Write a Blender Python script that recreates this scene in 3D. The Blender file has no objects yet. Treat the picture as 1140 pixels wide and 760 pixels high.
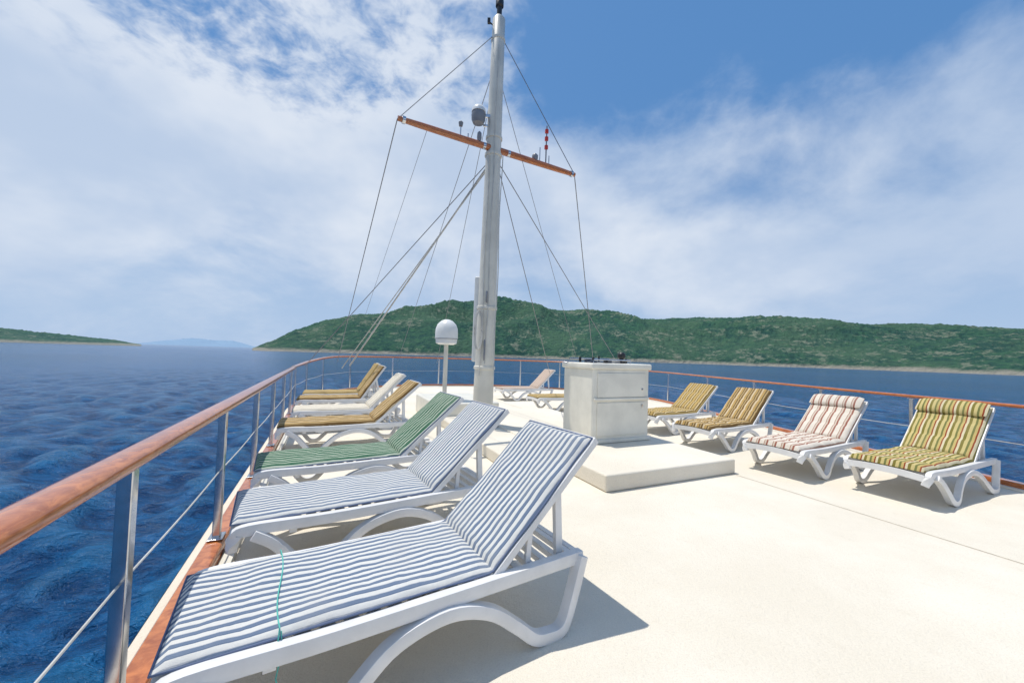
import bpy, math, random
import numpy as np
from mathutils import Vector, Matrix, noise
random.seed(4)
S=bpy.context.scene
S.view_settings.view_transform='Standard'; S.view_settings.look='None'; S.view_settings.exposure=0
R=math.radians
CAM_H=1.35
# ------------------------------------------------------------ node helpers
def newmat(name):
    m=bpy.data.materials.new(name); m.use_nodes=True
    nt=m.node_tree; b=nt.nodes['Principled BSDF']
    return m,nt,b
def N(nt,t,**kw):
    n=nt.nodes.new(t)
    for k,v in kw.items(): setattr(n,k,v)
    return n
def setin(nt,sock,v):
    if isinstance(v,bpy.types.NodeSocket): nt.links.new(v,sock)
    else: sock.default_value=v
def M(nt,op,a,b=None,c=None,clamp=False):
    n=N(nt,'ShaderNodeMath',operation=op); n.use_clamp=clamp
    setin(nt,n.inputs[0],a)
    if b is not None: setin(nt,n.inputs[1],b)
    if c is not None: setin(nt,n.inputs[2],c)
    return n.outputs[0]
def SS(nt,v,a,b,lo=0.0,hi=1.0):
    n=N(nt,'ShaderNodeMapRange',interpolation_type='SMOOTHSTEP')
    setin(nt,n.inputs[0],v); n.inputs[1].default_value=a; n.inputs[2].default_value=b
    setin(nt,n.inputs[3],lo); setin(nt,n.inputs[4],hi)
    return n.outputs[0]
def MIX(nt,f,a,b):
    n=N(nt,'ShaderNodeMix',data_type='RGBA')
    setin(nt,n.inputs[0],f)
    for s,v in ((n.inputs[6],a),(n.inputs[7],b)):
        if isinstance(v,tuple): v=(v+(1,))[:4]
        setin(nt,s,v)
    return n.outputs[2]
def NOISE(nt,vec,scale,detail=4,rough=.5,dist=0):
    n=N(nt,'ShaderNodeTexNoise'); 
    if vec is not None: nt.links.new(vec,n.inputs['Vector'])
    n.inputs['Scale'].default_value=scale; n.inputs['Detail'].default_value=detail
    n.inputs['Roughness'].default_value=rough; n.inputs['Distortion'].default_value=dist
    return n.outputs[0]
def OBJ(nt,scale=None):
    tc=N(nt,'ShaderNodeTexCoord'); o=tc.outputs['Object']
    if scale:
        mp=N(nt,'ShaderNodeMapping'); nt.links.new(o,mp.inputs[0]); mp.inputs['Scale'].default_value=scale
        return mp.outputs[0]
    return o
def BUMP(nt,b,h,strength,dist):
    n=N(nt,'ShaderNodeBump'); n.inputs['Strength'].default_value=strength; n.inputs['Distance'].default_value=dist
    nt.links.new(h,n.inputs['Height']); nt.links.new(n.outputs[0],b.inputs['Normal']); return n
def paint(name,c,rough=.5,var=.06,metal=0,bump=0.0,scale=6,spec=.5):
    m,nt,b=newmat(name); o=OBJ(nt)
    n=NOISE(nt,o,scale,6,.6)
    d=tuple(max(0,x*(1-var*2)) for x in c)
    nt.links.new(MIX(nt,SS(nt,n,.35,.65),d,c),b.inputs['Base Color'])
    b.inputs['Roughness'].default_value=rough; b.inputs['Metallic'].default_value=metal
    b.inputs['Specular IOR Level'].default_value=spec
    if bump: BUMP(nt,b,NOISE(nt,o,90,3),bump,.002)
    return m
# ------------------------------------------------------------ materials
def mat_deck():
    m,nt,b=newmat('deck_paint'); o=OBJ(nt)
    n1=NOISE(nt,o,.7,6,.65); n2=NOISE(nt,o,7,5,.6); n3=NOISE(nt,o,120,3,.75)
    c=MIX(nt,SS(nt,n1,.35,.7),(.75,.685,.565),(.83,.77,.655))
    c=MIX(nt,SS(nt,n2,.58,.8,0,.35),c,(.62,.55,.43))
    c=MIX(nt,SS(nt,n3,.45,.70,0,.4),c,(.60,.53,.42))
    nt.links.new(c,b.inputs['Base Color']); b.inputs['Roughness'].default_value=.75
    b.inputs['Specular IOR Level'].default_value=.25
    h=M(nt,'ADD',M(nt,'MULTIPLY',n3,.8),M(nt,'MULTIPLY',NOISE(nt,o,40,3),.8))
    BUMP(nt,b,h,.7,.009)
    return m
def mat_wood():
    m,nt,b=newmat('varnished_wood')
    o=OBJ(nt); n=NOISE(nt,OBJ(nt,(5,5,40)),3,6,.6,.6); n2=NOISE(nt,o,2.2,4,.6); n3=NOISE(nt,o,38,3,.6)
    c=MIX(nt,SS(nt,n,.3,.7),(.33,.085,.022),(.60,.20,.055))
    c=MIX(nt,SS(nt,n2,.5,.72,0,.6),c,(.24,.05,.018))
    c=MIX(nt,SS(nt,n3,.6,.78,0,.22),c,(.66,.34,.16))
    nt.links.new(c,b.inputs['Base Color']); b.inputs['Roughness'].default_value=.2
    b.inputs['Coat Weight'].default_value=.5; b.inputs['Coat Roughness'].default_value=.05
    BUMP(nt,b,n3,.15,.003)
    return m
def mat_sea():
    m,nt,b=newmat('sea_water'); o=OBJ(nt)
    r=OBJ(nt,(1,1.6,1))
    a=NOISE(nt,r,.8,5,.68,.5); f=NOISE(nt,r,4,4,.6,.3); L=NOISE(nt,o,.008,5,.65)
    g=N(nt,'ShaderNodeNewGeometry'); sep=N(nt,'ShaderNodeSeparateXYZ'); nt.links.new(g.outputs['Position'],sep.inputs[0])
    hz=SS(nt,sep.outputs[2],-4.64,-4.42)
    c=MIX(nt,SS(nt,a,.38,.65),(.0025,.030,.10),(.009,.10,.26))
    c=MIX(nt,M(nt,'MULTIPLY',hz,.45),c,(.018,.16,.33))
    c=MIX(nt,SS(nt,L,.38,.65,0,.5),c,(.008,.095,.25))
    foam=M(nt,'MULTIPLY',SS(nt,f,.66,.74),SS(nt,a,.60,.68))
    c=MIX(nt,M(nt,'MULTIPLY',foam,.5),c,(.5,.6,.7))
    nt.links.new(c,b.inputs['Base Color']); b.inputs['Roughness'].default_value=.13
    b.inputs['IOR'].default_value=1.33; b.inputs['Specular IOR Level'].default_value=.18
    h=M(nt,'ADD',M(nt,'MULTIPLY',a,.8),M(nt,'MULTIPLY',f,.25))
    BUMP(nt,b,h,1.0,.65)
    return m
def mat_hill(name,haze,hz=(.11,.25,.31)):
    m,nt,b=newmat(name); o=OBJ(nt)
    g=N(nt,'ShaderNodeNewGeometry'); sep=N(nt,'ShaderNodeSeparateXYZ'); nt.links.new(g.outputs['Position'],sep.inputs[0])
    n1=NOISE(nt,o,.0055,6,.65,.4); n2=NOISE(nt,o,.06,6,.8); n4=NOISE(nt,o,.016,6,.75)
    v=N(nt,'ShaderNodeTexVoronoi'); nt.links.new(o,v.inputs['Vector']); v.inputs['Scale'].default_value=.12
    c=MIX(nt,SS(nt,n2,.38,.62),(.007,.04,.017),(.045,.13,.038))
    c=MIX(nt,SS(nt,n1,.42,.60,0,.5),c,(.10,.17,.065))
    bare=M(nt,'MULTIPLY',SS(nt,n2,.48,.58),SS(nt,n4,.50,.58))
    c=MIX(nt,M(nt,'MULTIPLY',bare,.65),c,(.36,.33,.24))
    z=M(nt,'ADD',sep.outputs[2],M(nt,'MULTIPLY',M(nt,'SUBTRACT',n4,.5),16))
    shore=SS(nt,z,-2,4,1,0)
    c=MIX(nt,M(nt,'MULTIPLY',shore,.95),c,(.46,.40,.31))
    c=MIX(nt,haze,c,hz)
    nt.links.new(c,b.inputs['Base Color']); b.inputs['Roughness'].default_value=.95; b.inputs['Specular IOR Level'].default_value=.1
    BUMP(nt,b,M(nt,'ADD',v.outputs['Distance'],M(nt,'MULTIPLY',n2,3)),.8,6)
    return m
def mat_stripes(name,cols,period=.09,seat_var=.1):
    """stripes run along the lounger (constant in local X)"""
    m,nt,b=newmat(name); o=OBJ(nt); sep=N(nt,'ShaderNodeSeparateXYZ'); nt.links.new(o,sep.inputs[0])
    w=M(nt,'MULTIPLY',M(nt,'SUBTRACT',NOISE(nt,o,5,3),.5),.012)
    y=M(nt,'ADD',sep.outputs[1],w)
    f=M(nt,'FRACT',M(nt,'ADD',M(nt,'DIVIDE',y,period),50.0))
    r=N(nt,'ShaderNodeValToRGB'); cr=r.color_ramp; cr.interpolation='CONSTANT'
    cr.elements[0].position=cols[0][0]; cr.elements[0].color=cols[0][1]+(1,)
    cr.elements[1].position=cols[1][0]; cr.elements[1].color=cols[1][1]+(1,)
    for p,c in cols[2:]:
        e=cr.elements.new(p); e.color=c+(1,)
    nt.links.new(f,r.inputs[0])
    n=NOISE(nt,o,4,6,.65)
    c=MIX(nt,SS(nt,n,.4,.75,0,.3),r.outputs[0],tuple(x*.55+.05 for x in cols[0][1]))
    nt.links.new(c,b.inputs['Base Color']); b.inputs['Roughness'].default_value=.9; b.inputs['Specular IOR Level'].default_value=.15
    h=M(nt,'ADD',M(nt,'MULTIPLY',NOISE(nt,o,400,2),.25),NOISE(nt,o,14,4,.6,.4))
    BUMP(nt,b,h,.7,.010)
    return m
DECK=mat_deck(); WOOD=mat_wood(); SEA=mat_sea()
PLAST=paint('white_plastic',(.78,.77,.75),.38,.05,bump=.1)
GEL=paint('cream_gelcoat',(.80,.77,.67),.35,.06,bump=.08,scale=3)
MASTP=paint('mast_paint',(.72,.69,.60),.4,.08,scale=2)
STEEL=paint('stainless_steel',(.62,.63,.65),.18,.08,metal=1,scale=20)
WIRE=paint('wire_rope',(.30,.30,.31),.4,.1,metal=.6)
WIREL=paint('light_rope',(.58,.57,.53),.7,.1)
BLACK=paint('black_plastic',(.02,.02,.022),.4)
GREY=paint('grey_plastic',(.22,.23,.25),.4)
RED=paint('red_lens',(.6,.03,.02),.25)
RADOME=paint('radome_white',(.80,.80,.77),.3,.03)
TEAL=paint('teal_cord',(.10,.50,.42),.7)
HULL=paint('hull_white',(.7,.7,.68),.3)
SEAM=paint('deck_seam',(.66,.59,.47),.8,.1,scale=15)
PIPE=paint('cushion_piping',(.12,.16,.26),.8)
GLASS=paint('gauge_glass',(.05,.06,.08),.1)
BLUE=mat_stripes('blue_stripe_fabric',[(0,(.66,.655,.62)),(.48,(.10,.145,.225)),(.60,(.145,.195,.28)),(.94,(.42,.44,.46))],.042)
GREEN=mat_stripes('green_stripe_fabric',[(0,(.50,.55,.44)),(.28,(.012,.095,.05)),(.62,(.20,.32,.2)),(.7,(.015,.09,.05))],.06)
TAN=mat_stripes('tan_stripe_fabric',[(0,(.46,.30,.11)),(.3,(.64,.52,.34)),(.5,(.17,.10,.035)),(.72,(.50,.36,.17)),(.86,(.12,.085,.04))],.12)
PALE=mat_stripes('pale_stripe_fabric',[(0,(.72,.66,.54)),(.55,(.36,.33,.28)),(.75,(.70,.64,.52))],.08)
OLIVE=mat_stripes('olive_stripe_fabric',[(0,(.56,.46,.20)),(.22,(.20,.17,.04)),(.42,(.64,.57,.38)),(.58,(.28,.06,.025)),(.68,(.52,.40,.15)),(.85,(.17,.18,.06))],.115)
REDS=mat_stripes('red_stripe_fabric',[(0,(.72,.65,.55)),(.42,(.30,.11,.075)),(.62,(.62,.52,.42)),(.8,(.36,.2,.14)),(.88,(.72,.65,.55))],.095)
GOLD=mat_stripes('gold_stripe_fabric',[(0,(.50,.35,.13)),(.4,(.17,.11,.035)),(.58,(.62,.50,.29)),(.8,(.25,.16,.05))],.11)
PINK=mat_stripes('pink_stripe_fabric',[(0,(.56,.45,.36)),(.5,(.26,.16,.12)),(.7,(.58,.48,.40))],.10)
# ------------------------------------------------------------ mesh builder
class B:
    def __init__(s): s.v=[]; s.f=[]
    def add(s,vs,fs):
        o=len(s.v); s.v+= [tuple(v) for v in vs]; s.f+=[tuple(i+o for i in f) for f in fs]
    def box(s,c,size,rot=None):
        c=Vector(c); h=Vector(size)/2
        vs=[]
        for x in (-1,1):
            for y in (-1,1):
                for z in (-1,1):
                    p=Vector((x*h.x,y*h.y,z*h.z))
                    if rot is not None: p=rot@p
                    vs.append(c+p)
        s.add(vs,[(0,1,3,2),(4,6,7,5),(0,4,5,1),(2,3,7,6),(0,2,6,4),(1,5,7,3)])
    def sweep(s,pts,sec,up=Vector((0,0,1)),closed=False,scale=None):
        pts=[Vector(p) for p in pts]; n=len(pts); k=len(sec); vs=[]
        for i,p in enumerate(pts):
            if closed: t=pts[(i+1)%n]-pts[i-1]
            else: t=pts[min(i+1,n-1)]-pts[max(i-1,0)]
            t.normalize(); sd=t.cross(up)
            if sd.length<1e-4: sd=t.cross(Vector((0,1,0)))
            sd.normalize(); u=sd.cross(t)
            sc=scale[i] if scale else 1
            for a,b in sec: vs.append(p+sd*a*sc+u*b*sc)
        fs=[]
        for i in range(n if closed else n-1):
            j=(i+1)%n
            for q in range(k):
                r=(q+1)%k
                fs.append((i*k+q,i*k+r,j*k+r,j*k+q))
        if not closed:
            fs.append(tuple(range(k))[::-1]); fs.append(tuple((n-1)*k+q for q in range(k)))
        s.add(vs,fs)
    def tube(s,a,b,r,n=8,r2=None):
        s.path([a,b],r,n,[1,(r2 if r2 is not None else r)/r])
    def path(s,pts,r,n=8,scale=None,closed=False):
        sec=[(r*math.cos(2*math.pi*i/n),r*math.sin(2*math.pi*i/n)) for i in range(n)]
        t=(Vector(pts[-1])-Vector(pts[0])).normalized() if not closed else Vector((1,0,0))
        up=Vector((0,0,1)) if abs(t.z)<.95 else Vector((0,1,0))
        s.sweep(pts,sec,up,closed,scale)
    def lathe(s,c,prof,n=28):
        c=Vector(c); vs=[];fs=[]
        for r,z in prof:
            for i in range(n):
                a=2*math.pi*i/n; vs.append(c+Vector((r*math.cos(a),r*math.sin(a),z)))
        for j in range(len(prof)-1):
            for i in range(n):
                k=(i+1)%n; fs.append((j*n+i,j*n+k,(j+1)*n+k,(j+1)*n+i))
        fs.append(tuple(range(n))[::-1]); fs.append(tuple((len(prof)-1)*n+i for i in range(n)))
        s.add(vs,fs)
    def obj(s,name,mat,parent=None,smooth=False,bevel=0,seg=2):
        me=bpy.data.meshes.new(name); me.from_pydata(s.v,[],s.f); me.update()
        import bmesh
        bm=bmesh.new(); bm.from_mesh(me); bmesh.ops.recalc_face_normals(bm,faces=bm.faces); bm.to_mesh(me); bm.free()
        me.materials.append(mat)
        o=bpy.data.objects.new(name,me); S.collection.objects.link(o)
        if parent: o.parent=parent
        if bevel:
            md=o.modifiers.new('bevel','BEVEL'); md.width=bevel; md.segments=seg; md.limit_method='ANGLE'; md.angle_limit=R(40)
        if smooth or bevel:
            for p in me.polygons: p.use_smooth=True
        if bevel:
            wn=o.modifiers.new('wn','WEIGHTED_NORMAL')
        elif smooth:
            try: me.set_sharp_from_angle(angle=R(50))
            except Exception: pass
        return o
def empty(name,loc=(0,0,0),rz=0):
    e=bpy.data.objects.new(name,None); S.collection.objects.link(e); e.location=loc; e.rotation_euler=(0,0,rz); e.empty_display_size=.2
    return e
def catmull(P,closed=True,sub=8):
    P=[Vector(p) for p in P]; n=len(P); out=[]
    rng=range(n) if closed else range(n-1)
    for i in rng:
        if closed: a,b,c,d=P[i-1],P[i],P[(i+1)%n],P[(i+2)%n]
        else: a,b,c,d=P[max(i-1,0)],P[i],P[i+1],P[min(i+2,n-1)]
        for k in range(sub):
            t=k/sub
            out.append(.5*((2*b)+(c-a)*t+(2*a-5*b+4*c-d)*t*t+(3*b-a-3*c+d)*t**3))
    if not closed: out.append(P[-1])
    return out
def ss(a,b,x):
    t=max(0,min(1,(x-a)/(b-a))); return t*t*(3-2*t)
# ------------------------------------------------------------ boat deck
LX=lambda y:-.673-.4786*y
bp=[(2.2,-3.6),(.75,-2.6)]+[(LX(y),y) for y in (-1,0,1.3,2.6,3.9,5.2,6.5,7.8,9.0)]+[(-5.45,10.6),(-5.6,12.3),(-5.1,14),(-3.7,15.6),(-1,16.5),(2,15.9),(3.9,14.5),(4.8,12.7),(5.12,10.2),(5.5,6.9),(5.85,4.4),(6.1,2),(6.1,-1),(5.3,-3),(3.8,-3.9)]
path=catmull([(x,y,0) for x,y in bp],True,8)
def off(path,d):
    n=len(path); o=[]
    for i in range(n):
        t=(path[(i+1)%n]-path[i-1]).normalized(); o.append(path[i]+Vector((-t.y,t.x,0))*d)
    return o
def rz(p): return .975+.2*ss(8.5,13,p.y)*ss(4.5,2.5,p.x) if p.x<4.5 else .975+.015*ss(6,12,p.y)
outer=off(path,.13)
i0=min(range(len(path)),key=lambda i:(path[i]-Vector((LX(2.6),2.6,0))).length)
if outer[i0].x>path[i0].x: outer=off(path,-.13); sgn=-1
else: sgn=1
boat=empty('boat_deck')
b=B(); n=len(outer)
b.add([(p.x,p.y,0) for p in outer],[tuple(range(n))]); b.obj('deck_floor',DECK,boat)
b=B(); ring=[(0,.0),(0.02,-.25),(-.05,-1.2),(-.3,-2.6),(-.8,-5.2)]
vs=[]
for o_,z in ring:
    q=off(path,sgn*(.135+o_)); vs+=[(p.x,p.y,z-.003) for p in q]
fs=[(j*n+i,j*n+(i+1)%n,(j+1)*n+(i+1)%n,(j+1)*n+i) for j in range(len(ring)-1) for i in range(n)]
b.add(vs,fs); b.obj('hull',HULL,boat,smooth=True)
b=B(); b.sweep([p+Vector((0,0,.045)) for p in path],[(-.055,-.042),(.055,-.042),(.055,.02),(.045,.032),(-.045,.032),(-.055,.02)],closed=True); b.obj('toe_rail',WOOD,boat,smooth=True)
b=B(); b.sweep([p+Vector((0,0,.012)) for p in off(path,-sgn*.1)],[(-.035,-.010),(.035,-.010),(.03,.012),(-.03,.012)],closed=True); b.obj('waterway_trim',GEL,boat,smooth=True)
Vd=Vector((-.42,.907,0)); sp0=Vector((2.78,4.6,.003)); 
b=B(); b.sweep([sp0+Vd*t for t in (-7,-5,-3,-1,1,3,5,7.5)],[(-.004,-.001),(.004,-.001),(.004,.001),(-.004,.001)]); b.obj('deck_seams',SEAM,boat)
# railing
rail=empty('deck_railing')
b=B(); sec=[]
for i in range(16):
    a=2*math.pi*i/16; sec.append((.052*math.copysign(abs(math.cos(a))**.75,math.cos(a)),.030*math.copysign(abs(math.sin(a))**.8,math.sin(a))))
sc=[1.0 if p.x<3 else .72 for p in path]
b.sweep([Vector((p.x,p.y,rz(p)-.03)) for p in path],sec,closed=True,scale=sc); b.obj('handrail',WOOD,rail,smooth=True)
def near(x,y):
    i=min(range(n),key=lambda i:(path[i]-Vector((x,y,0))).length)
    bd=1e9
    for k in (-1,0):
        a=path[(i+k)%n];c=path[(i+k+1)%n];t=max(0,min(1,(Vector((x,y,0))-a).dot(c-a)/(c-a).length_squared)); q=a.lerp(c,t)
        d=(q-Vector((x,y,0))).length
        if d<bd: bd=d;best=q;tt=(c-a).normalized()
    return best,tt
tg=[(LX(y),y) for y in (-1.3,.05,1.37,2.62,3.87,5.1,6.35,7.6,8.8)]
tg+=[(-5.4,10.1),(-5.65,11.5),(-5.4,13.1),(-4.5,14.8),(-3,16),(-1.3,16.5),(.4,16.4),(2,15.9),(3.4,15.1),(4.4,13.7),(4.9,12.1),(5.13,10.1),(5.3,8.45),(5.5,6.86),(5.7,5.5),(5.9,4.0),(6.1,2.3),(6.15,.5),(6,-1.5),(5,-3.2),(3,-3.9),(1.3,-3.1)]
b=B(); bf=B()
for x,y in tg:
    q,t=near(x,y); a=math.atan2(t.y,t.x); rot=Matrix.Rotation(a,3,'Z')
    h=rz(q)-.055
    b.box((q.x,q.y,(h+.08)/2),(.05,.045,h-.08),rot)
    bf.box((q.x,q.y,.086),(.12,.085,.008),rot)
    bf.box((q.x,q.y,rz(q)-.062),(.09,.05,.008),rot)
b.obj('posts',STEEL,rail,bevel=.005); bf.obj('post_flanges',STEEL,rail,bevel=.003)
b=B()
pts=[]
for i,(x,y) in enumerate(tg):
    q,_=near(x,y); q2,_=near(*tg[(i+1)%len(tg)])
    for k in range(4): 
        p=q.lerp(q2,k/4); pts.append((p.x,p.y,.52*rz(p)/.97-.012*math.sin(math.pi*k/4)))
b.path(pts,.0045,6,closed=True)
b.obj('guard_wire',WIREL,rail,smooth=True)
# ------------------------------------------------------------ raised platform, hatch
U=Vector((.907,.42,0)); V=Vector((-.42,.907,0)); O=Vector((.99,3.93,0)); ax=math.atan2(.42,.907); RZ=Matrix.Rotation(ax,3,'Z')
def uv(u,v,z=0): return O+U*u+V*v+Vector((0,0,z))
plat=empty('raised_platform')
b=B(); b.box(uv(.98,2.3,.0875),(1.96,4.6,.175),RZ); b.obj('platform_step',DECK,plat,bevel=.022,seg=4)
b=B(); b.box(uv(-.32,3.1,.078),(.70,4.0,.156),RZ); b.obj('side_step',DECK,plat,bevel=.022,seg=4)
b=B(); b.box(uv(-.1,5.0,.2),(1.3,1.9,.4),RZ); b.obj('deck_hatch',GEL,plat,bevel=.04,seg=4)
# ------------------------------------------------------------ locker
LW,LD=1.08,.78
lk=empty('deck_locker'); c0=Vector((1.10,5.25,.177))+U*(LW/2)+V*(LD/2); lk.location=c0; lk.rotation_euler=(0,0,ax)
b=B(); b.box((0,0,.53),(LW-.06,LD-.05,1.0)); b.obj('cabinet',GEL,lk,bevel=.03,seg=3)
b=B(); b.box((0,0,1.06),(LW,LD,.085)); b.obj('counter_top',GEL,lk,bevel=.025,seg=4)
b=B(); b.box((0,0,.03),(LW-.02,LD-.01,.055)); b.obj('kick_base',GEL,lk,bevel=.01)
yf=-(LD-.05)/2
b=B(); b.box((0.0,yf-.004,.80),(LW-.22,.02,.34)); b.box((0.0,yf-.004,.33),(LW-.22,.02,.46)); b.obj('door_panels',GEL,lk,bevel=.009,seg=3)
b=B(); b.box((0,yf-.012,.605),(LW-.10,.03,.035)); b.obj('drip_ledge',GEL,lk,bevel=.008,seg=2)
b=B(); b.box((.36,yf-.018,.50),(.03,.012,.05)); b.box((.36,yf-.018,.74),(.03,.012,.03)); b.obj('latches',STEEL,lk,bevel=.003)
for nm,mt,items in (('gauges',GLASS,[(-.38,-.2,.05,.03),(-.25,.1,.06,.05),(-.05,-.12,.05,.05),(.12,.12,.055,.04)]),('switches',BLACK,[(-.1,.18,.02,.08),(.25,-.15,.02,.07),(0.02,.2,.015,.10),(-.33,.2,.02,.08),(.15,-.22,.03,.05),(-.2,-.25,.035,.05),(.05,-.28,.02,.06)])):
    b=B()
    for x,y,r,h in items: b.lathe((x,y,1.104),[(r,0),(r,h*.8),(r*.8,h)],16)
    b.obj(nm,mt,lk,smooth=True)
b=B()
b.path([(-.45,-.3,1.09),(-.45,-.3,1.15),(.2,-.3,1.15),(.2,-.3,1.09)],.010,8); b.path([(-.45,.3,1.09),(-.45,.3,1.16),(.3,.3,1.16),(.3,.3,1.09)],.010,8)
b.obj('counter_rail',STEEL,lk,smooth=True)
b=B(); b.lathe((.38,.1,1.10),[(.07,0),(.07,.03),(.035,.05),(.035,.07),(.06,.09),(.062,.14),(.04,.17),(.01,.175)],20); b.obj('compass_binnacle',BLACK,lk,smooth=True)
b=B(); b.box((-.15,0,1.112),(.3,.2,.02)); b.box((.14,-.02,1.117),(.14,.2,.03)); b.obj('instrument_panel',GREY,lk,bevel=.006)
# ------------------------------------------------------------ mast
MX,MY=-.46,6.5
mast=empty('mast',(MX,MY,0)); mast.rotation_euler=(0,.009,0)
b=B(); hs=[.16,.5,1,2,3,4,5,6,7.15]
b.lathe((0,0,0),[(.172-.064*(h-.16)/7,h) for h in hs]+[(.07,7.2)],32); b.obj('mast_pole',MASTP,mast,smooth=True)
b=B(); b.lathe((0,0,.18),[(.27,0),(.27,.03),(.21,.06),(.2,.1)],32); 
for z,r in ((4.72,.14),(5.02,.135),(2.1,.165),(1.1,.172),(6.75,.115)): b.lathe((0,0,z),[(r-.006,0),(r+.008,.01),(r+.008,.05),(r-.006,.06)],28)
b.obj('mast_collars',MASTP,mast,smooth=True)
b=B(); b.tube((0,0,7.2),(0,0,7.38),.045,14); b.lathe((0,0,7.36),[(.03,0),(.07,.03),(.07,.13),(.04,.18),(.01,.19)],16); b.tube((0,0,7.5),(0,0,7.9),.008,6)
b.tube((-.03,0,7.0),(-.16,-.03,7.08),.012,6); b.box((-.17,-.03,7.1),(.05,.05,.08)); b.obj('masthead_light',BLACK,mast,smooth=True)
b=B(); b.box((-.17,.1,1.95),(.12,.10,1.45)); b.obj('cable_duct',RADOME,mast,bevel=.02)
b=B()
for k,(xx,z0,z1) in enumerate(((.16,1.0,4.7),(.02,1.2,6.6),(-.06,1.0,4.7))):
    pts=[(xx*1.0+.01*math.sin(z*3+k),-(.185-.009*z)+ (0.03 if xx>.1 else 0),z) for z in [z0+(z1-z0)*i/24 for i in range(25)]]
    b.path(pts,.008,6)
for k in range(3):
    pts=[(-.12+.06*math.cos(a)+.01*k,-.19-.01*k,1.75+.32*math.sin(a)) for a in [2*math.pi*i/20 for i in range(20)]]
    b.path(pts,.009,6,closed=True)
b.obj('halyards',WIREL,mast,smooth=True)
b=B()
for z in (1.5,1.35,2.3): b.path([(.0,-.165,z-.09),(.0,-.205,z-.03),(.0,-.205,z+.03),(.0,-.165,z+.09)],.014,8)
b.obj('cleats',GREY,mast,smooth=True)
b=B(); b.lathe((-.27,-.12,5.22),[(.02,0),(.09,.015),(.115,.07),(.12,.15),(.11,.2)],24); b.obj('searchlight_housing',GREY,mast,smooth=True)
b=B(); b.lathe((-.27,-.12,5.42),[(.12,0),(.115,.05),(.08,.1),(.02,.12)],24); b.obj('searchlight_cap',RADOME,mast,smooth=True)
b=B(); b.box((-.13,-.08,5.39),(.16,.04,.05)); b.box((-.12,-.05,5.24),(.14,.03,.03)); b.obj('searchlight_bracket',STEEL,mast)
# yard
AL=Vector((-1.93+.46,5.80-6.5,4.84)); AR=Vector((.99+.46,7.42-6.5,4.86))
fwd=Vector((.48,-.87,0))*.14
b=B(); pts=[AL.lerp(AR,i/10)+fwd for i in range(11)]; b.path(pts,.055,14,[.7]+[.8+.2*math.sin(math.pi*i/10) for i in range(1,10)]+[.7]); b.obj('crosstree',WOOD,mast,smooth=True)
b=B()
for t in (.02,.97,.42,.56): 
    p=AL.lerp(AR,t)+fwd; q=AL.lerp(AR,t+.014)+fwd; b.tube(p,q,.056,14)
for t,h in ((.3,.28),(.34,.12),(.76,.30),(.82,.2)):
    p=AL.lerp(AR,t)+fwd; b.tube(p,p+Vector((0,0,h)),.011,8)
b.obj('crosstree_fittings',STEEL,mast,smooth=True)
p=AL.lerp(AR,.80)+fwd; b=B()
for h in (.30,.46,.60): b.lathe(p+Vector((0,0,h)),[(.01,0),(.034,.01),(.034,.07),(.01,.08)],14)
b.obj('signal_lights',RED,mast,smooth=True)
b=B()
b.tube(p+Vector((0,0,.0)),p+Vector((0,0,.74)),.012,8)
b.lathe(AL.lerp(AR,.73)+fwd+Vector((0,0,.03)),[(.04,0),(.055,.04),(.055,.09),(.03,.12)],16)
b.lathe(AL.lerp(AR,.30)+fwd+Vector((0,0,.2)),[(.03,0),(.04,.06),(.01,.09)],12)
b.lathe(AL.lerp(AR,.40)+fwd+Vector((0,0,.05)),[(.03,0),(.04,.06),(.035,.14),(.01,.17)],12)
b.obj('small_antennas',GREY,mast,smooth=True)
# rigging
rig=empty('mast_rigging')
def mp(x,y,z): return (MX+x+.009*z,MY+y,z)
ALw=Vector((MX+.04,MY,0))+AL+fwd; ARw=Vector((MX+.04,MY,0))+AR+fwd
b=B()
W=[(mp(0,0,6.95),ALw,.007),(mp(0,0,6.95),ARw,.007),
   (ALw,(-5.3,11.8,1.0),.008),(ARw,(2.75,12.8,.9),.009),
   (mp(-.03,0,4.7),(-4.9,9.2,.95),.008),
   (mp(.05,0,4.7),(3.75,13.0,.9),.009),(mp(.08,0,4.6),(1.05,10.5,.9),.008),
   (mp(-.05,0,6.3),(-4.4,15.0,1.0),.007),(mp(-.05,0,6.0),(-2.6,13.5,1.0),.006),(mp(0,.05,6.3),(2.4,13.5,.9),.006)]
for p,q,r in W: b.tube(p,q,r,6)
pp=AL.lerp(AR,.15)+fwd+Vector((MX,MY,0)); b.tube(pp,(-4.2,11.0,2.4),.004,5)
b.obj('shrouds',WIRE,rig,smooth=True)
b=B()
b.tube(mp(-.06,0,4.62),(-3.75,9.0,1.0),.016,8); b.tube(mp(-.1,0,4.5),(-4.2,9.6,.9),.010,8)
b.obj('stay_ropes',WIREL,rig,smooth=True)
# radome
rd=empty('satellite_dome',(-1.36,8.0,0))
b=B(); b.lathe((0,0,0),[(.1,.0),(.1,.02),(.045,.03),(.045,1.52),(.09,1.55)],20); b.obj('pole',MASTP,rd,smooth=True)
b=B(); b.lathe((0,0,1.53),[(.15,0),(.215,.03),(.222,.12),(.232,.125),(.232,.25),(.225,.33),(.19,.42),(.12,.49),(.05,.52),(.005,.525)],32); b.obj('dome',RADOME,rd,smooth=True)
b=B(); b.lathe((0,0,1.645),[(.236,0),(.236,.012)],32); b.obj('dome_seam',GREY,rd,smooth=True)
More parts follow.
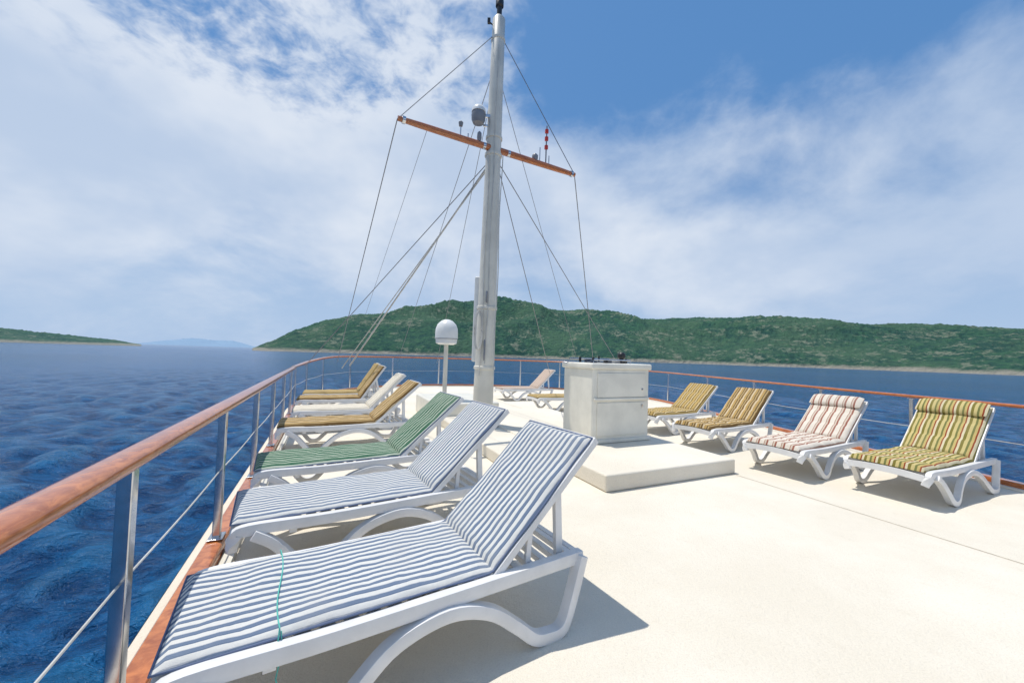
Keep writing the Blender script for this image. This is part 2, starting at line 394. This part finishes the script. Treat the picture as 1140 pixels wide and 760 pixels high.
# ------------------------------------------------------------ sun loungers
def lounger(loc,ang,fab,back=43,thick=.035,pillow=False,seed=0,cord=False,blen=.80,sl=1.17):
    e=empty('sun_lounger',(loc[0],loc[1],0),R(ang)); A=R(back); hz=.345; hx=sl
    bd=Vector((math.cos(A),0,math.sin(A))); bn=Vector((-math.sin(A),0,math.cos(A)))
    H=Vector((hx,0,hz))
    def bk(s,y,o=0): return H+bd*s+Vector((0,y,0))+bn*o
    rs=[(-.022,-.03),(.022,-.03),(.026,0),(.022,.03),(-.022,.03),(-.026,0)]
    RE=hx+.50
    f=B()
    for y in (-.325,.325):
        pr=catmull([(.0,y*.93,.22),(.015,y,.29),(.08,y,.325),(.5,y,.315),(hx,y,.32),(RE,y,.325)],False,6)
        f.sweep(pr,rs)
        yo=y*1.06
        pa=catmull([(.10,yo,.30),(.20,yo*1.01,.235),(.29,yo*1.04,.14),(.36,yo*1.07,.05),(.43,yo*1.08,.026),(.50,yo*1.07,.05),(.58,yo*1.04,.13),(.72,yo,.225),(.93,yo,.27),(1.12,yo,.22),(1.26,yo*1.03,.12),(1.35,yo*1.06,.045),(1.42,yo*1.07,.026),(1.51,yo*1.07,.03),(1.57,yo*1.04,.11),(RE-.01,yo,.335)],False,5)
        f.sweep(pa,[(-.026,-.026),(.026,-.026),(.031,.0),(.026,.028),(-.026,.028),(-.031,.0)])
        f.sweep([bk(s,y*.9,-.012) for s in (0.0,.3,.6,blen+.01)],[(-.02,-.018),(.02,-.018),(.02,.018),(-.02,.018)],up=bn)
        f.sweep([bk(.50,y*.82,-.02),(hx+.40,y*.82,.31)],[(-.014,-.02),(.014,-.02),(.014,.02),(-.014,.02)],up=Vector((1,0,0)))
        f.sweep([bk(.25,y*.88,-.03),(hx+.19,y*.88,.32)],[(-.01,-.014),(.01,-.014),(.01,.014),(-.01,.014)],up=Vector((1,0,0)))
    f.sweep([(.012,y,.29+.02*(1-(y/.3)**2)) for y in [-.3+.06*i for i in range(11)]],[(-.022,-.035),(.022,-.035),(.022,.03),(-.022,.03)])
    x=.07
    while x<hx-.03:
        f.box((x,0,.330),(.055,.62,.014)); x+=.082
    for x in (.06,.14,.22,.30,.38,.46,.50): f.box((hx+x,0,.318),(.035,.66,.03))
    f.box((hx-.3,0,.285),(.04,.64,.05)); f.box((.30,0,.285),(.04,.64,.05))
    s=.05
    RB=Matrix.Rotation(-A,3,'Y')
    while s<blen-.02:
        f.box(bk(s,0,-.004),(.05,.56,.014),RB); s+=.078
    f.box(bk(blen+.01,0,-.012),(.045,.62,.04),RB)
    f.obj('frame',PLAST,e,bevel=.006,seg=2)
    # cushion
    c=B(); L1=hx-.0; L=L1+blen+.02; w=.30; ns=64; ny=16
    top=[];bot=[]; edge=[[],[]]
    sa=Vector((seed*3.1,seed*1.7,0))
    for i in range(ns+1):
        s=-.01+(L+.01)*i/ns
        if s<L1: base=Vector((s,0,hz+.002)); nn=Vector((0,0,1))
        else: base=H+bd*(s-L1)+bn*.006; nn=bn.copy()
        k=ss(L1-.04,L1+.04,s); nn=(Vector((0,0,1)).lerp(bn,k)).normalized()
        en=min(1,(max(0,min(s+.01,L-s))/.03)); en=math.sqrt(max(0,1-(1-en)**2))
        cre=1-.62*math.exp(-((s-L1)/.018)**2)
        tuft=1
        if thick>.05:
            for q in (.3,.6,.9,L1+.27,L1+.52): tuft-=.35*math.exp(-((s-q)/.02)**2)
        for j in range(ny+1):
            yy=-1+2*j/ny; yw=math.sin(yy*math.pi/2) 
            ed=(max(0,1-abs(yw)**7))**.5
            th=.006+(thick-.006)*en*ed*cre*tuft
            nz=noise.noise(Vector((s*5,yw*1.6,0))+sa)*.012+noise.noise(Vector((s*16,yw*5,3))+sa)*.005
            wob=noise.noise(Vector((s*3,5+seed,0)))*.010
            top.append(base+Vector((0,yw*w+wob,0))+nn*(th+nz*(en*.7+.3)*ed)); bot.append(base+Vector((0,yw*w*.985+wob,0))+nn*.002)
            if j in (0,ny): edge[0 if j==0 else 1].append(base+Vector((0,yw*(w+.001)+wob,0))+nn*.008)
    m_=ny+1; off_=len(top); vs=top+bot; fs=[]
    for i in range(ns):
        for j in range(ny):
            a=i*m_+j; fs.append((a,a+1,a+m_+1,a+m_)); fs.append((off_+a,off_+a+m_,off_+a+m_+1,off_+a+1))
        for j in (0,ny):
            a=i*m_+j; fs.append((a,a+m_,off_+a+m_,off_+a))
    for j in range(ny):
        for i in (0,ns):
            a=i*m_+j; fs.append((a,a+1,off_+a+1,off_+a))
    c.add(vs,fs); c.obj('cushion',fab,e,smooth=True)
    if fab in (BLUE,GREEN):
        c=B(); c.path(edge[0]+edge[1][::-1],.0042,6,closed=True); c.obj('cushion_piping',PIPE,e,smooth=True)
    if pillow:
        c=B(); vs=[];fs=[]; n1=14;n2=12
        for i in range(n1):
            a=2*math.pi*i/n1
            for j in range(n2+1):
                yy=-1+2*j/n2; k=(1-abs(yy)**6)**.5
                rr=.045*k+.004; ll=.11*(.85+.15*k)
                vs.append(bk(blen-.09+ll*math.cos(a),yy*.3,thick+.02+rr*math.sin(a)+.006*noise.noise(Vector((a,yy*3,seed)))))
        for i in range(n1):
            for j in range(n2):
                a=i*(n2+1)+j; bq=((i+1)%n1)*(n2+1)+j; fs.append((a,a+1,bq+1,bq))
        fs.append(tuple(i*(n2+1) for i in range(n1))); fs.append(tuple(i*(n2+1)+n2 for i in range(n1)))
        c.add(vs,fs); c.obj('head_pillow',fab,e,smooth=True)
    if cord:
        c=B(); pts=[(.33+.012*math.sin(y*9),y,hz+thick+.008) for y in [-.30+.6*i/20 for i in range(21)]]
        pts=[(.32,-.315,hz-.02)]+pts+[(.34,.315,hz-.02)]
        c.path(pts,.0025,6); c.path([(.33,-.30,hz+.03),(.335,-.31,hz-.03),(.32,-.312,hz-.12),(.33,-.315,hz-.16)],.0022,6)
        c.obj('tie_cord',TEAL,e,smooth=True)
    return e
lounger((-1.205,1.455),31.5,BLUE,43,.034,seed=1,cord=True)
lounger((-1.69,2.45),32,BLUE,43,.034,seed=2)
lounger((-2.2,3.42),31,GREEN,41,.034,seed=3)
lounger((-3.05,5.15),28,TAN,42,.05,seed=4)
lounger((-3.6,6.45),27,PALE,46,.04,seed=5)
lounger((-4.3,7.85),26,TAN,56,.05,seed=6)
lounger((-4.75,8.9),26,GOLD,58,.05,seed=7)
lounger((-.35,11.7),24,PINK,45,.045,seed=8)
lounger((.55,9.6),24,GOLD,30,.045,seed=9)
lounger((3.87,4.02),25,OLIVE,43,.06,pillow=True,seed=10)
lounger((3.20,4.75),29,REDS,38,.06,pillow=True,seed=11)
lounger((2.80,5.98),31,TAN,40,.06,seed=12)
lounger((2.46,7.2),30,GOLD,38,.06,seed=13)
# ------------------------------------------------------------ sea & land
NA=1000; rad=[3.0]
while rad[-1]<45000:
    r=rad[-1]; rad.append(r*(1.0105 if r<160 else (1.03 if r<1200 else 1.35)))
rad=np.array(rad); th=np.linspace(0,2*np.pi,NA,endpoint=False)
RR,TT=np.meshgrid(rad,th,indexing='ij'); Xs=RR*np.cos(TT); Ys=RR*np.sin(TT); Zs=np.zeros_like(Xs)
rng=np.random.RandomState(3); cell=RR*.0105
wd=R(35)
for k in range(80):
    lam=.5*(5.0/.5)**rng.rand(); a=wd+rng.normal(0,.6); amp=.0088*lam**.85*(.6+.8*rng.rand())
    kx,ky=2*np.pi/lam*np.cos(a),2*np.pi/lam*np.sin(a); ph=rng.rand()*6.28
    att=np.clip((lam/cell-2.2)/3,0,1)
    Zs+=amp*att*np.sin(kx*Xs+ky*Ys+ph+.6*np.sin(.13*Xs*np.cos(k)+.11*Ys*np.sin(k)))
nr_=len(rad); me=bpy.data.meshes.new('sea')
co_=np.stack([Xs,Ys,Zs],-1).reshape(-1,3)
co_=np.vstack([co_,[[0,0,0]]])
I,J=np.meshgrid(np.arange(nr_-1),np.arange(NA),indexing='ij'); J2=(J+1)%NA
q=np.stack([I*NA+J,(I+1)*NA+J,(I+1)*NA+J2,I*NA+J2],-1).reshape(-1,4)
me.vertices.add(len(co_)); me.vertices.foreach_set('co',co_.ravel().astype(np.float32))
nf=len(q); ctr=len(co_)-1
tri=np.stack([np.full(NA,ctr),np.arange(NA),(np.arange(NA)+1)%NA],-1)
loops=np.concatenate([q.ravel(),tri.ravel()]).astype(np.int32)
me.loops.add(len(loops)); me.loops.foreach_set('vertex_index',loops)
starts=np.concatenate([np.arange(nf)*4,nf*4+np.arange(NA)*3]).astype(np.int32)
me.polygons.add(len(starts)); me.polygons.foreach_set('loop_start',starts)
me.polygons.foreach_set('use_smooth',np.ones(len(starts),dtype=bool)); me.update(calc_edges=True); me.validate()
me.materials.append(SEA); sea=bpy.data.objects.new('sea',me); S.collection.objects.link(sea); sea.location.z=-4.6
def interp(tab,x):
    if x<=tab[0][0]: return tab[0][1]
    for (a,b_),(c,d) in zip(tab,tab[1:]):
        if x<=c:
            t=(x-a)/(c-a); t=t*t*(3-2*t)*.4+t*.6; return b_+(d-b_)*t
    return tab[-1][1]
def terrain(name,mat,a0,a1,na,r0,r1,rr,nr,prof,rug,tree,seed):
    vs=[];fs=[]
    for i in range(na+1):
        th=a0+(a1-a0)*i/na
        ratio=interp(prof,th)
        d=Vector((math.sin(R(th)),math.cos(R(th)),0)); zr=ratio*rr*math.cos(R(min(abs(th),62)))
        sh=(r0+rug*.5*noise.noise(Vector((th*.10,seed,0)))+rug*.04*noise.noise(Vector((th*.5,seed,4))))
        for j in range(nr+1):
            t=j/nr
            rho=sh+(r1-sh)*t**1.15
            q=(rho-sh)/(rr-sh)
            if q<1: h=zr*(math.sin(q*math.pi/2)**.85)
            else: h=zr*(1-.5*ss(rr,r1,rho))
            p=d*rho
            mid=math.sin(min(q,1)*math.pi)
            rg=1-abs(noise.noise(Vector((p.x/300,p.y/300,seed))))*2.4
            f2=noise.fractal(Vector((p.x/90,p.y/90,seed+3)),.9,2.1,3)
            lq=min(1,q*2.2)**1.5
            h+= zr*(.30*mid*(rg-.55)) *lq + zr*.04*f2*lq*(1 if q<.95 else .5)
            h+= (tree*noise.noise(Vector((p.x/9,p.y/9,9)))+ tree*.8*noise.noise(Vector((p.x/4,p.y/4,2))))*min(1,q*6)*min(1,zr/25)
            z=-5.2+ (max(h,0)+3.5*min(1,q*30) if zr>1 else 0) 
            vs.append((p.x,p.y,z))
    m_=nr+1
    for i in range(na):
        for j in range(nr):
            a=i*m_+j; fs.append((a,a+m_,a+m_+1,a+1))
    b=B(); b.add(vs,fs); o=b.obj(name,mat,smooth=False)
    for p in o.data.polygons: p.use_smooth=True
    return o
def ang(px): return math.degrees(math.atan((px-570)/430))
hp=[(280,0),(300,7),(330,20),(365,31),(400,41),(450,46),(500,52),(560,58),(600,55),(640,48),(700,46),(750,46),(800,44.5),(860,46.5),(930,46),(1000,46),(1060,45),(1140,44),(1400,48),(1900,40),(2600,20)]
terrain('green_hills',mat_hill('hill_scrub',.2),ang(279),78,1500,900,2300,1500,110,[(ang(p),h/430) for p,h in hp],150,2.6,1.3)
lp=[(-1400,10),(-400,26),(-150,20),(0,13.5),(60,9.5),(120,5),(158,.6)]
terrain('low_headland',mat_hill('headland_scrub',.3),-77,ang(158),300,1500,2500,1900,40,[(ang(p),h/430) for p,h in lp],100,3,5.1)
fp=[(150,0.5),(185,5),(215,8),(240,6.5),(258,7),(285,1)]
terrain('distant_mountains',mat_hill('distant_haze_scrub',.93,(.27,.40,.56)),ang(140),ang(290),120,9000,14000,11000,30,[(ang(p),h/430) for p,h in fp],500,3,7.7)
# ------------------------------------------------------------ light & sky
sv=Vector((-.27,.12,.95)).normalized(); el=math.asin(sv.z); az=math.atan2(sv.x,sv.y)
sl=bpy.data.lights.new('sun','SUN'); sl.energy=3.75; sl.angle=R(.5); sl.color=(1,.95,.87)
so=bpy.data.objects.new('sun',sl); S.collection.objects.link(so); so.rotation_euler=sv.to_track_quat('Z','Y').to_euler(); so.location=(-5,2,20)
w=bpy.data.worlds.new('World'); S.world=w; w.use_nodes=True; nt=w.node_tree; nt.nodes.clear()
out=N(nt,'ShaderNodeOutputWorld'); bg=N(nt,'ShaderNodeBackground'); nt.links.new(bg.outputs[0],out.inputs[0]); bg.inputs[1].default_value=.09
sky=N(nt,'ShaderNodeTexSky',sky_type='NISHITA'); sky.sun_disc=False; sky.sun_elevation=el; sky.sun_rotation=az; sky.air_density=1.2; sky.dust_density=.6; sky.ozone_density=2.0
tc=N(nt,'ShaderNodeTexCoord'); sp=N(nt,'ShaderNodeSeparateXYZ'); nt.links.new(tc.outputs['Generated'],sp.inputs[0])
X,Y,Z=sp.outputs
Zc=M(nt,'MAXIMUM',Z,0.0)
def plane(k,zz):
    inv=M(nt,'DIVIDE',1.0,M(nt,'ADD',Zc,k))
    cb=N(nt,'ShaderNodeCombineXYZ'); nt.links.new(M(nt,'MULTIPLY',X,inv),cb.inputs[0]); nt.links.new(M(nt,'MULTIPLY',Y,inv),cb.inputs[1]); cb.inputs[2].default_value=zz
    return cb.outputs[0]
P=plane(.45,1.7); P2=plane(.2,.4)
n1=NOISE(nt,P,1.7,7,.57,.25); n2=NOISE(nt,P2,13,4,.6,.25); n3=NOISE(nt,P,1.4,5,.55)
bias=M(nt,'MULTIPLY',M(nt,'MULTIPLY',SS(nt,Z,.48,.62),SS(nt,X,-.10,.10)),-.17)
lb=M(nt,'MULTIPLY',SS(nt,X,.05,-.35),SS(nt,Z,.2,.4,0,.09))
band=M(nt,'MULTIPLY',SS(nt,Z,.06,.22),SS(nt,Z,.54,.42,0,.18))
d=M(nt,'ADD',M(nt,'ADD',M(nt,'ADD',n1,bias),lb),band)
mack=M(nt,'MULTIPLY',SS(nt,Z,.38,.55),SS(nt,X,.15,-.2,.25,1))
d=M(nt,'ADD',d,M(nt,'MULTIPLY',M(nt,'SUBTRACT',n2,.5),M(nt,'MULTIPLY',mack,.75)))
m=SS(nt,d,.40,.74)
skyt=MIX(nt,.6,sky.outputs[0],(1.0,3.3,7.6))
haze=SS(nt,Z,.45,.0,0,.9)
base=MIX(nt,haze,skyt,(5.0,6.6,9.0))
cc=MIX(nt,SS(nt,n3,.38,.62),(5.9,7.1,9.0),(8.8,9.4,10.3))
cc=MIX(nt,SS(nt,Z,.35,.0,0,.55),cc,(5.6,6.9,9.0))
col=MIX(nt,M(nt,'MULTIPLY',m,.92),base,cc)
nt.links.new(col,bg.inputs[0])
# ------------------------------------------------------------ camera
cd=bpy.data.cameras.new('camera'); cd.sensor_width=36; cd.lens=13.58; cd.clip_start=.05; cd.clip_end=90000
co=bpy.data.objects.new('camera',cd); S.collection.objects.link(co)
co.matrix_world=Matrix.Translation((0,0,CAM_H))@Matrix.Rotation(R(92.06),4,'X')@Matrix.Rotation(R(1.76),4,'Z')
S.camera=co
